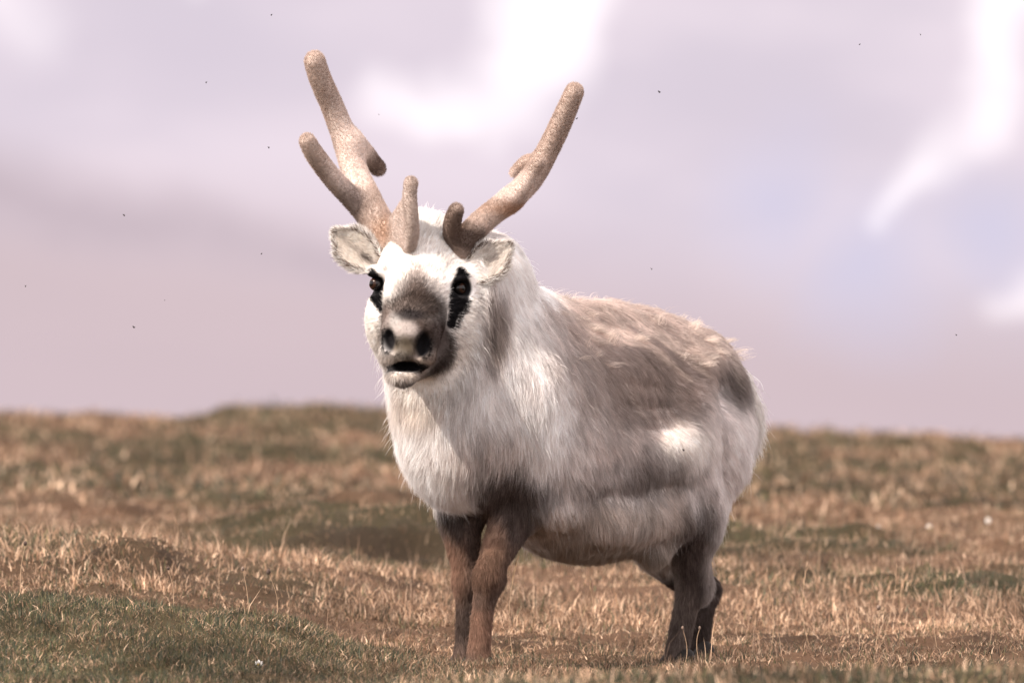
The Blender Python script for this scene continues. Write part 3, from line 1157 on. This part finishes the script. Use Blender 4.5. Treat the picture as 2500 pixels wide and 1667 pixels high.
def antler(build, lo, hi, patches, label, n_hair):
    Fa = Field(*[np.arange(a_, b_, .0042) for a_, b_ in zip(lo, hi)])
    build(Fa)
    v, f = Fa.mesh()
    v = relax(v, f, 2, .4)
    nn = vert_normals(v, f)
    o = mesh_from('antler', v, f, skin_mat, rein, colors=blend(v, VELV, patches) * .9)
    o['label'] = label
    rp_, rn_ = sample_surface(v, f, nn, n_hair, lambda c_, q: np.where(q[:, 1] < .3, 1.0, .4))
    tip = norm(np.array([0, 0, 1.0]) + rng.normal(0, .35, (n_hair, 3)))
    tan = tip - rn_ * (tip * rn_).sum(1, keepdims=True)
    cc_ = blend(rp_, VELV, patches) * rng.uniform(.90, 1.08, (n_hair, 1)) * (1 + (fbm(rp_ * np.array([1, 1, .6]), 110, 310, 3) - .5)[:, None] * .35)
    grow('velvet', rp_, rn_, norm(rn_ * .6 + tan * .8), rng.uniform(.004, .0095, n_hair), np.full(n_hair, .00028), cc_, o, clump=.22, per_clump=6, K=4)
    return o


def ant_r(Fa):      # on the reindeer's right, at the picture's left
    Fa.chain([(P(948, 592, -.47), .034), (P(933, 560, -.46), .032), (P(903, 492, -.42), .031), (P(868, 425, -.36), .033),
              (P(845, 348, -.34), .031), (P(812, 262, -.35), .028), (P(783, 196, -.38), .027), (P(768, 150, -.40), .026)], k=.02, slim=.92)
    Fa.chain([(P(925, 552, -.44), .030), (P(855, 480, -.45), .026), (P(811, 434, -.48), .024), (P(770, 380, -.52), .023), (P(750, 345, -.54), .020)], k=.03, slim=.92)
    Fa.chain([(P(862, 350, -.34), .028), (P(890, 372, -.31), .022), (P(908, 395, -.28), .021), (P(924, 412, -.26), .019)], k=.03, slim=.92)
    # brow plate
    for q in np.linspace(0, 1, 9):
        a_ = P(948, 575, -.44) * (1 - q * .3) + P(985, 545, -.55) * (q * .3)
        b_ = P(1000, 600 - 120 * q, -.57)
        Fa.cone(a_, b_, .018, .011, k=.012)
    Fa.chain([(P(998, 608, -.56), .011), (P(1006, 570, -.58), .015), (P(1004, 520, -.59), .015), (P(1000, 480, -.585), .015), (P(1003, 448, -.58), .016)], k=.012)


def ant_l(Fa):      # on its left, at the picture's right
    Fa.chain([(P(1122, 615, -.50), .034), (P(1138, 586, -.49), .033), (P(1162, 556, -.46), .030), (P(1200, 522, -.42), .029), (P(1255, 480, -.36), .029),
              (P(1300, 432, -.35), .029), (P(1338, 366, -.35), .027), (P(1373, 293, -.38), .026), (P(1402, 225, -.41), .023)], k=.02, slim=.92)
    Fa.chain([(P(1245, 490, -.37), .024), (P(1285, 450, -.40), .020), (P(1316, 396, -.43), .016)], k=.02, slim=.92)
    Fa.chain([(P(1312, 392, -.33), .015), (P(1284, 396, -.30), .015), (P(1256, 422, -.26), .013)], k=.02, slim=.92)
    Fa.chain([(P(1112, 600, -.50), .028), (P(1103, 562, -.53), .021), (P(1108, 530, -.55), .020), (P(1114, 514, -.56), .018)], k=.02, slim=.92)


antler(ant_r, (-.54, -.65, .93), (-.20, -.20, 1.48), [
    (P(860, 400, -.36), (.05, .3, .14), .5, VELV_P, .9),
    (P(985, 540, -.5), (.04, .2, .10), .4, VELV_P * .85, .8),
    (P(1004, 530, -.6), (.014, .05, .12), .4, VELV * .8, .8),
    (P(860, 500, -.46), (.05, .05, .05), .6, VELV_D * 1.2, .6),
    (P(918, 400, -.27), (.035, .06, .035), .5, VELV_D, .9),
    (P(935, 565, -.45), (.03, .06, .04), .6, np.array([.42, .24, .14]), .7),
], 'velvet antler with two long tines and a flat brow plate', 78000)
antler(ant_l, (-.19, -.63, .90), (.21, -.20, 1.42), [
    (P(1240, 460, -.36), (.10, .2, .035), .5, VELV_P, .8),
    (P(1135, 590, -.48), (.05, .12, .04), .5, VELV_D * .8, .9),  # shadow at the antler base, painted dark
    (P(1230, 515, -.38), (.07, .1, .02), .6, np.array([.40, .22, .125]), .7),
    (P(1110, 545, -.54), (.03, .10, .05), .4, VELV_D, .85),
], 'velvet antler curving up, dark at the base, short brow tine', 62000)

# ------------------------------------------------------------------ ears
def ear(base, tip, width, open_dir, cup, side_dark=1):
    """a cupped leaf with a thick rim"""
    axis = tip - base
    L = np.linalg.norm(axis)
    a_ = axis / L
    o_ = norm((open_dir - a_ * (open_dir @ a_))[None])[0]
    s_ = np.cross(a_, o_)
    nu, nv_ = 26, 22
    V, C = [], []
    for layer in (0, 1):
        for i in range(nu):
            u = i / (nu - 1)
            w_ = width * float(np.interp(u, [0, .15, .3, .5, .65, .8, .9, .96, 1], [.62, .85, .97, 1, .88, .62, .40, .24, .04]))
            for j in range(nv_):
                q = -1 + 2 * j / (nv_ - 1)
                depth = cup * (1 - q * q) * (1 - .55 * u)
                p_ = base + a_ * (u * L) + s_ * (w_ * q) - o_ * depth
                if layer:
                    p_ = p_ - o_ * (.006 * (1 - abs(q) ** 6))
                V.append(p_)
                edge = max(abs(q), u ** 3)
                inner = np.array([.94, .87, .81]) * (1 - .25 * max(0, .3 - abs(q)) / .3)
                if layer == 0:
                    c_ = inner if edge < .82 else (np.array([.15, .095, .065]) if edge < .94 else WHITE)
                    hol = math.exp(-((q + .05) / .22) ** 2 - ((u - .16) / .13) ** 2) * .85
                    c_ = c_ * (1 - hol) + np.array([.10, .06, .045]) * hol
                else:
                    c_ = WHITE * .9
                C.append(c_)
    V = np.array(V)
    C = np.array(C)
    Fq = []
    for layer in (0, 1):
        o0 = layer * nu * nv_
        for i in range(nu - 1):
            for j in range(nv_ - 1):
                q = [o0 + i * nv_ + j, o0 + i * nv_ + j + 1, o0 + (i + 1) * nv_ + j + 1, o0 + (i + 1) * nv_ + j]
                Fq.append(q if layer == 0 else q[::-1])
    Fq = np.array(Fq)
    nn = vert_normals(V, Fq)
    flip = (nn[: nu * nv_] @ o_).mean() < 0
    if flip:
        Fq = Fq[:, ::-1]
        nn = -nn
    e = mesh_from('ear', V, Fq, skin_mat, rein, colors=C * .85)
    # hair: paint per root from nearest grid vertex
    n_h = 17000
    rp_, rn_ = sample_surface(V, Fq, nn, n_h)
    rel = rp_ - base
    u_ = rel @ a_ / L
    kd = kdtree.KDTree(len(V))
    for q_, v_ in enumerate(V):
        kd.insert((v_ + nn[q_] * .003).tolist(), q_)
    kd.balance()
    near = np.fromiter((kd.find(r_)[1] for r_ in (rp_ + rn_ * .003).tolist()), np.int64, n_h)
    cc_ = C[near] * rng.uniform(.7, 1.15, (n_h, 1))
    qv = np.abs(rel @ s_) / width
    rim = sstep(qv, .55, .9)
    ln_ = (.016 + .006 * rim) * rng.uniform(.6, 1.3, n_h)
    dirn = norm(a_ * .7 + rn_ * .45 + s_[None] * (np.sign(rel @ s_) * rim * .5)[:, None] + rng.normal(0, .18, (n_h, 3)))
    grow('ear_hair', rp_, rn_, dirn, ln_, np.full(n_h, .00042), cc_, e, clump=.3, per_clump=10, K=4)
    return e


ear(P(915, 646, -.50), P(816, 565, -.46), .043, np.array([-.25, -1, .10]), .024)
ear(P(1140, 680, -.53), P(1244, 597, -.50), .042, np.array([.05, -1, .22]), .012)

# ------------------------------------------------------------------ eyes
eye_mat, N = new_mat('eye_surface')
out = N.n('ShaderNodeOutputMaterial')
b = N.n('ShaderNodeBsdfPrincipled')
b.inputs['Roughness'].default_value = .10
b.inputs['Specular IOR Level'].default_value = .35
b.inputs['Coat Weight'].default_value = 0.0
b.inputs['Coat Roughness'].default_value = .03
tcn = N.n('ShaderNodeTexCoord')
rad_n = N.vec('DISTANCE', tcn.outputs['Object'], (0, -.019, 0)).outputs['Value']
c = N.mix(N.smooth(rad_n, .007, .009), (.004, .003, .003), (.030, .013, .008))
c = N.mix(N.smooth(rad_n, .013, .016), c, (.010, .008, .008))
N.l(c, b.inputs['Base Color'])
N.l(b.outputs[0], out.inputs[0])


def ball(name, c, r, mat, parent, seg=28, look=(0, -1, 0)):
    V, Fq = [], []
    for i in range(seg + 1):
        th = math.pi * i / seg
        for j in range(seg * 2):
            ph = math.pi * j / seg
            V.append((r * math.sin(th) * math.cos(ph), r * math.sin(th) * math.sin(ph), r * math.cos(th)))
    for i in range(seg):
        for j in range(seg * 2):
            k_ = (j + 1) % (seg * 2)
            Fq.append((i * seg * 2 + j, i * seg * 2 + k_, (i + 1) * seg * 2 + k_, (i + 1) * seg * 2 + j))
    o = mesh_from(name, np.array(V), np.array(Fq)[:, ::-1], mat, None)
    o.location = c.tolist()
    o.rotation_euler = (-Vector(look)).to_track_quat('Y', 'Z').to_euler()
    o.parent = parent
    o.matrix_parent_inverse = parent.matrix_basis.inverted()
    return o


ball('eye', EYE_L + np.array([.004, .002, -.001]), 0.0168, eye_mat, rein, look=(-.75, -.65, .05))
ball('eye', EYE_R + np.array([-.004, .002, -.001]), 0.0168, eye_mat, rein, look=(.75, -.65, .05))

# ------------------------------------------------------------------ hooves and tail
hoof_mat = plain_mat('horn', (.022, .018, .016), rough=.7, spec=.2)
for (hx, hy, hd) in ((1166, 1620, -.345), (1132, 1622, -.245), (1650, 1622, .095), (1698, 1622, .375)):
    Fh = Field(*[np.arange(-.07, .07, .004)] * 3)
    for s_ in (-1, 1):
        off_ = LF * s_ * .020
        Fh.cone(off_ + FW * -.012 + UP * .012, off_ * 1.15 + FW * .030 - UP * .010, .024, .013, k=.012)
    v, f = Fh.mesh()
    c_ = P(hx, hy, hd)
    gz = float(terrain(np.array([c_[0]]), np.array([c_[1]]))[0])
    v = v + np.array([c_[0], c_[1], gz + .008])
    mesh_from('hoof', v, f, hoof_mat, rein)

Ft = Field(*[np.arange(a_, b_, .006) for a_, b_ in (((.45, .75)), ((.15, .62)), ((.35, .85)))])
Ft.chain([(B(-.50, 0, .68), .035), (B(-.545, 0, .60), .035), (B(-.55, 0, .53), .022)], k=.02)
v, f = Ft.mesh()
nn = vert_normals(v, f)
tail = mesh_from('tail', v, f, skin_mat, rein, colors=np.repeat(WHITE[None] * .8, len(v), 0))
n_h = 7000
rp_, rn_ = sample_surface(v, f, nn, n_h)
grow('tail_hair', rp_, rn_, norm(rn_ * .3 - UP + rng.normal(0, .2, (n_h, 3))), rng.uniform(.04, .08, n_h), np.full(n_h, .0005),
     WHITE[None] * rng.uniform(.7, 1.05, (n_h, 1)), tail, clump=.4, K=5)

# loose tufts of shedding coat along the back
n_h = 2600
idx = np.nonzero((bn[:, 2] > .45) & (bv[:, 0] > .10) & (bv[:, 0] < .62) & (bv[:, 2] > .60) & (bv[:, 1] > -.42))[0]
seeds = rng.choice(idx, 70)
own = rng.integers(0, 70, n_h)
rp_ = bv[seeds][own] + rng.normal(0, .010, (n_h, 3)) * np.array([1, 1, .3])
rn_ = bn[seeds][own]
dr = norm(norm(-FW * .8 + rng.normal(0, .5, (70, 3)))[own] * .8 + rn_ * rng.uniform(.15, .75, 70)[own][:, None] + rng.normal(0, .14, (n_h, 3)))
grow('loose_tuft', rp_, rn_, dr, rng.uniform(.02, .052, n_h), np.full(n_h, .00036),
     np.array([[.74, .63, .56]]) * rng.uniform(.7, 1.15, (n_h, 1)), body, clump=.55, per_clump=30, bend=-UP[None] * np.full((n_h, 1), .25), K=6, wave=.14)

# taller grass round the feet
hx = np.array([P(1166, 1590, -.345), P(1132, 1593, -.245), P(1650, 1593, .095), P(1698, 1596, .375)])
q = rng.integers(0, 4, 5200)
x = hx[q, 0] + rng.normal(0, .065, 5200)
y = hx[q, 1] - .03 + rng.normal(-.03, .07, 5200)
c, isg = blade_colours(x, y)
make_blades('grass', 'tuft of longer straw blades hiding the hooves', x, y, rng.uniform(.015, .045, 5200), rng.uniform(.0014, .003, 5200),
            rng.uniform(.05, .8, 5200), c)

# ------------------------------------------------------------------ single stalks, flowers, flies
stalk_mat = plain_mat('dry_stem', (.42, .29, .19), rough=.8, spec=.1, grain=90)
bud_dark = plain_mat('seed_head_dark', (.085, .060, .050), rough=.9, spec=.1, grain=300)
bud_pale = plain_mat('seed_head_pale', (.20, .145, .115), rough=.9, spec=.1, grain=300)
petal_mat = plain_mat('petal_white', (.82, .80, .78), rough=.7, spec=.2, grain=150, var=.08)
flower_eye = plain_mat('flower_centre', (.45, .33, .12), rough=.8, spec=.1, grain=300)
fly_mat = plain_mat('fly_black', (.025, .020, .022), rough=.5, spec=.3, grain=800)


def tube(pts, r0, r1, seg=6):
    pts = np.asarray(pts, float)
    V, Fq = [], []
    for i, p_ in enumerate(pts):
        t_ = pts[min(i + 1, len(pts) - 1)] - pts[max(i - 1, 0)]
        t_ = t_ / np.linalg.norm(t_)
        a_ = np.cross(t_, [.3, 1, .2])
        a_ /= np.linalg.norm(a_)
        b_ = np.cross(t_, a_)
        r = r0 + (r1 - r0) * i / (len(pts) - 1)
        for k_ in range(seg):
            w_ = 2 * math.pi * k_ / seg
            V.append(p_ + (a_ * math.cos(w_) + b_ * math.sin(w_)) * r)
    for i in range(len(pts) - 1):
        for k_ in range(seg):
            k2 = (k_ + 1) % seg
            Fq.append((i * seg + k_, i * seg + k2, (i + 1) * seg + k2, (i + 1) * seg + k_))
    return np.array(V), np.array(Fq)


def lump(r, seg=10, rough=.12):
    V, Fq = [], []
    for i in range(seg + 1):
        th = math.pi * i / seg
        for j in range(seg):
            ph = 2 * math.pi * j / seg
            k_ = 1 + rough * random.uniform(-1, 1)
            V.append((r[0] * k_ * math.sin(th) * math.cos(ph), r[1] * k_ * math.sin(th) * math.sin(ph), r[2] * math.cos(th)))
    for i in range(seg):
        for j in range(seg):
            k_ = (j + 1) % seg
            Fq.append((i * seg + j, (i + 1) * seg + j, (i + 1) * seg + k_, i * seg + k_))
    return np.array(V), np.array(Fq)


def root_empty(name, loc, label, cat, group=None):
    e = bpy.data.objects.new(name, None)
    e.empty_display_size = .02
    e.location = [float(q_) for q_ in loc]
    col.objects.link(e)
    return tag(e, label, cat, group)


def stalk(name, tip_px, depth, lean_px, label, head=None, thick=.0010, sag=0.0):
    """stem from the turf to a tip at the given bearing; lean: how far the foot stands aside"""
    tip = P(tip_px[0], tip_px[1], depth)
    bx, by = P(tip_px[0] + lean_px, tip_px[1], depth)[0], depth + .01
    bz = float(terrain(np.array([bx]), np.array([by]))[0]) - .01
    foot = np.array([bx, by, bz])
    e = root_empty(name, foot, label, 'grass stalk', 'single stalks standing in the grass')
    t = np.linspace(0, 1, 9)[:, None]
    cu = random.uniform(-.14, .14) * float(np.linalg.norm(tip - foot))
    path = foot + (tip - foot) * t + np.array([[1, .5, 0]]) * (np.sin(t * np.pi) * cu) + np.array([[.6, -.3, 0]]) * (np.sin(t * 7 + tip_px[0]) * .0012 * t) + np.array([[1, 0, -.4]]) * (t ** 4) * sag
    v, f = tube(path, thick, thick * .6)
    mesh_from('stem', v, f, stalk_mat, e)
    end = path[-1]
    if head:
        m_, rr = head
        v, f = lump(rr, 10, .3)
        mesh_from('seed_head', v + end + np.array([0, 0, rr[2] * .7]), f, m_, e)
    else:
        # a few narrow husks near the tip
        V, Fq = [], []
        for k_ in range(5):
            p_ = path[-1] + (path[-3] - path[-1]) * (k_ / 5.0)
            d_ = (path[-1] - path[-3]) * .35 + np.array([random.uniform(-.006, .006), random.uniform(-.006, .006), .004])
            s_ = np.array([.0011, .0005, 0])
            o_ = len(V)
            V += [p_ - s_, p_ + d_ * .5 - s_ * 1.6, p_ + d_, p_ + d_ * .5 + s_ * 1.6]
            Fq.append((o_, o_ + 1, o_ + 2, o_ + 3))
        mesh_from('husk', np.array(V), np.array(Fq), stalk_mat, e)
    return e


ROUND = (.0042, .0042, .0058)
stalk('budded_stalk', (62, 1330), -.55, -8, 'thin stalk with a dark round bud at the far left edge', (bud_dark, ROUND))
stalk('budded_stalk', (592, 1392), -.50, 12, 'stalk with a pale round head above the dark green turf', (bud_pale, ROUND))
stalk('budded_stalk', (655, 1400), -.50, 6, 'stalk with a dark oval head right of the pale-headed stalk', (bud_dark, (.0048, .0048, .0075)))
stalk('budded_stalk', (411, 1390), -.60, 6, 'very short dark-headed stalk at the edge of the green hump', (bud_dark, (.0036, .0036, .0044)))
stalk('budded_stalk', (1660, 1532), -.25, 6, 'curled pale-headed stalk in front of the near hind hoof', (bud_pale, (.0032, .0032, .0044)), sag=.006)
stalk('budded_stalk', (1702, 1532), -.22, 10, 'pale-headed stalk between the two hind legs', (bud_pale, (.0030, .0030, .0042)), sag=.006)
stalk('budded_stalk', (2144, 1486), .05, -14, 'leaning stalk with a small pale bud on the right', (bud_pale, (.0048, .0048, .0062)))
stalk('dry_stalk', (2190, 1392), .9, -40, 'tall dry straw stalk leaning right on the right slope')
stalk('dry_stalk', (1968, 1388), .8, 14, 'upright dry straw stalk to the right of the hind legs')
stalk('dry_stalk', (1872, 1402), .7, 6, 'slim dry straw stalk close behind the hind legs')
stalk('dry_stalk', (2285, 1450), .3, 16, 'short dry straw stalk near the right edge bending left')
stalk('dry_stalk', (2425, 1466), .4, -10, 'dry straw stalk arching over at the far right', sag=.02)
stalk('dry_stalk', (430, 1270), 2.2, -8, 'tall blurred straw stalk behind the brown tussock')
stalk('dry_stalk', (545, 1330), 1.3, -8, 'blurred straw stalk between tussock and green hump')
stalk('dry_stalk', (140, 1475), -1.1, 2, 'pale straw stalk standing in the dark green hump')
stalk('dry_stalk', (596, 1470), -.9, 6, 'thin straw stalk standing low in the green turf')
stalk('dry_stalk', (1262, 1375), .2, -4, 'thin straw stalk just right of the near foreleg')
stalk('dry_stalk', (1440, 1418), .6, 18, 'thin straw stalk under the belly of the reindeer')
stalk('dry_stalk', (580, 1585), -1.5, 16, 'bent straw stalk near the white petal at the bottom')


def flower(px, py, depth, r, label):
    p_ = P(px, py, depth)
    z0 = float(terrain(np.array([p_[0]]), np.array([p_[1]]))[0])
    e = root_empty('white_flower', (p_[0], p_[1], z0), label, 'flower', 'white flowers in the grass')
    v, f = tube([(p_[0], p_[1] + .004, z0 - .01), (p_[0], p_[1] + .002, (z0 + p_[2]) / 2), p_], .0011, .0009)
    mesh_from('stem', v, f, stalk_mat, e)
    n_p = 8
    for k_ in range(n_p):
        w_ = 2 * math.pi * k_ / n_p
        d_ = np.array([math.cos(w_), -.45 + .1 * (k_ % 2), math.sin(w_)])
        s_ = np.array([-math.sin(w_), 0, math.cos(w_)])
        V = [p_, p_ + d_ * r * .55 + s_ * r * .36 + [0, -.002, 0], p_ + d_ * r + [0, -.003, 0], p_ + d_ * r * .55 - s_ * r * .36 + [0, -.002, 0],
             p_ + [0, .002, 0], p_ + d_ * r * .55 + s_ * r * .36, p_ + d_ * r, p_ + d_ * r * .55 - s_ * r * .36]
        mesh_from('petal', np.array(V), np.array([(0, 1, 2, 3), (4, 7, 6, 5), (1, 5, 6, 2), (2, 6, 7, 3)]), petal_mat, e)
    v, f = lump((r * .3, r * .3, r * .3), 8)
    mesh_from('flower_centre', v + p_ + np.array([0, -.004, 0]), f, flower_eye, e)


flower(632, 1622, -1.75, .012, 'small bright white flower low in the near turf')
flower(612, 1648, -1.85, .0055, 'tiny white flower just below the brighter white one')
flower(2143, 1290, 7.5, .011, 'blurred cream white flower on the right slope nearest the hind legs')
flower(2412, 1270, 7.8, .010, 'blurred white flower on the right slope by the picture edge')
flower(2268, 1286, 7.6, .010, 'faint small white flower between the two blurred ones')


def fly(px, py, depth, size, label, yaw=0.0):
    p_ = P(px, py, depth)
    parts = [lump((.42, .20, .18), 8, .03), (None, None)]
    v, f = parts[0]
    v = v[:, [2, 1, 0]] * np.array([2.3, 1, 1])
    hv, hf = lump((.15, .15, .15), 6, .02)
    V = [v, hv + np.array([.52, 0, .02])]
    Fq = [f, hf + len(v)]
    n0 = len(v) + len(hv)
    for s_ in (-1, 1):
        V.append(np.array([(.1, .1 * s_, .15), (-.2, .5 * s_, .62), (-.75, .42 * s_, .60), (-.6, .12 * s_, .2)]))
        Fq.append(np.array([(n0, n0 + 1, n0 + 2, n0 + 3)]))
        n0 += 4
    V = np.concatenate(V) * size
    ca, sa = math.cos(yaw), math.sin(yaw)
    V = np.stack([V[:, 0] * ca - V[:, 1] * sa, V[:, 0] * sa + V[:, 1] * ca, V[:, 2]], 1)
    o = mesh_from('fly', V, np.concatenate(Fq), fly_mat)
    o.location = p_.tolist()
    tag(o, label, 'fly', 'flies in the air round the reindeer')


for i, (px, py, sz, lab) in enumerate([
        (1610, 225, .0052, 'dark fly in the sky right of the taller curved antler tip'),
        (2248, 85, .0046, 'small fly near the top, left of the white cloud streak'),
        (2099, 109, .0034, 'tiny fly high in the sky, further from the cloud streak'),
        (1591, 657, .0046, 'fly hovering just above the middle of the back'),
        (2335, 818, .0034, 'tiny fly low in the sky at the right above the slope'),
        (503, 202, .0044, 'fly in the sky left of the forked antler tip'),
        (662, 37, .0040, 'fly at the very top above the forked antler'),
        (303, 526, .0048, 'fly in the grey cloud far left of the ear'),
        (656, 361, .0046, 'fly beside the lower front tine of the forked antler'),
        (638, 620, .0034, 'tiny fly in the sky level with the pale ear'),
        (62, 699, .0048, 'fly at the left edge level with the eyes'),
        (327, 799, .0050, 'fly far left of the muzzle'),
        (402, 733, .0036, 'small fly between the left edge and the cheek'),
        (1408, 290, .0040, 'fly almost touching the curved antler below its tip'),
        (925, 280, .0034, 'tiny fly against the cloud between the antlers')]):
    fly(px, py, -.5 + .1 * math.sin(i * 2.3), sz, lab, i * 1.7)
# one sitting on the pale patch of the thigh
pr = (bv[:, 1] + DIST) / DIST
dx = np.abs(bv[:, 0] / pr - .419) + np.abs((bv[:, 2] - CAM_Z) / pr - ((833.5 - 1099) / 1000 + MID_Z - CAM_Z))
near_v = np.argsort(dx)[:12]
fly(1669, 1099, float(bv[near_v, 1].min()) - .022, .0050, 'fly sitting on the white patch of the thigh', .4)
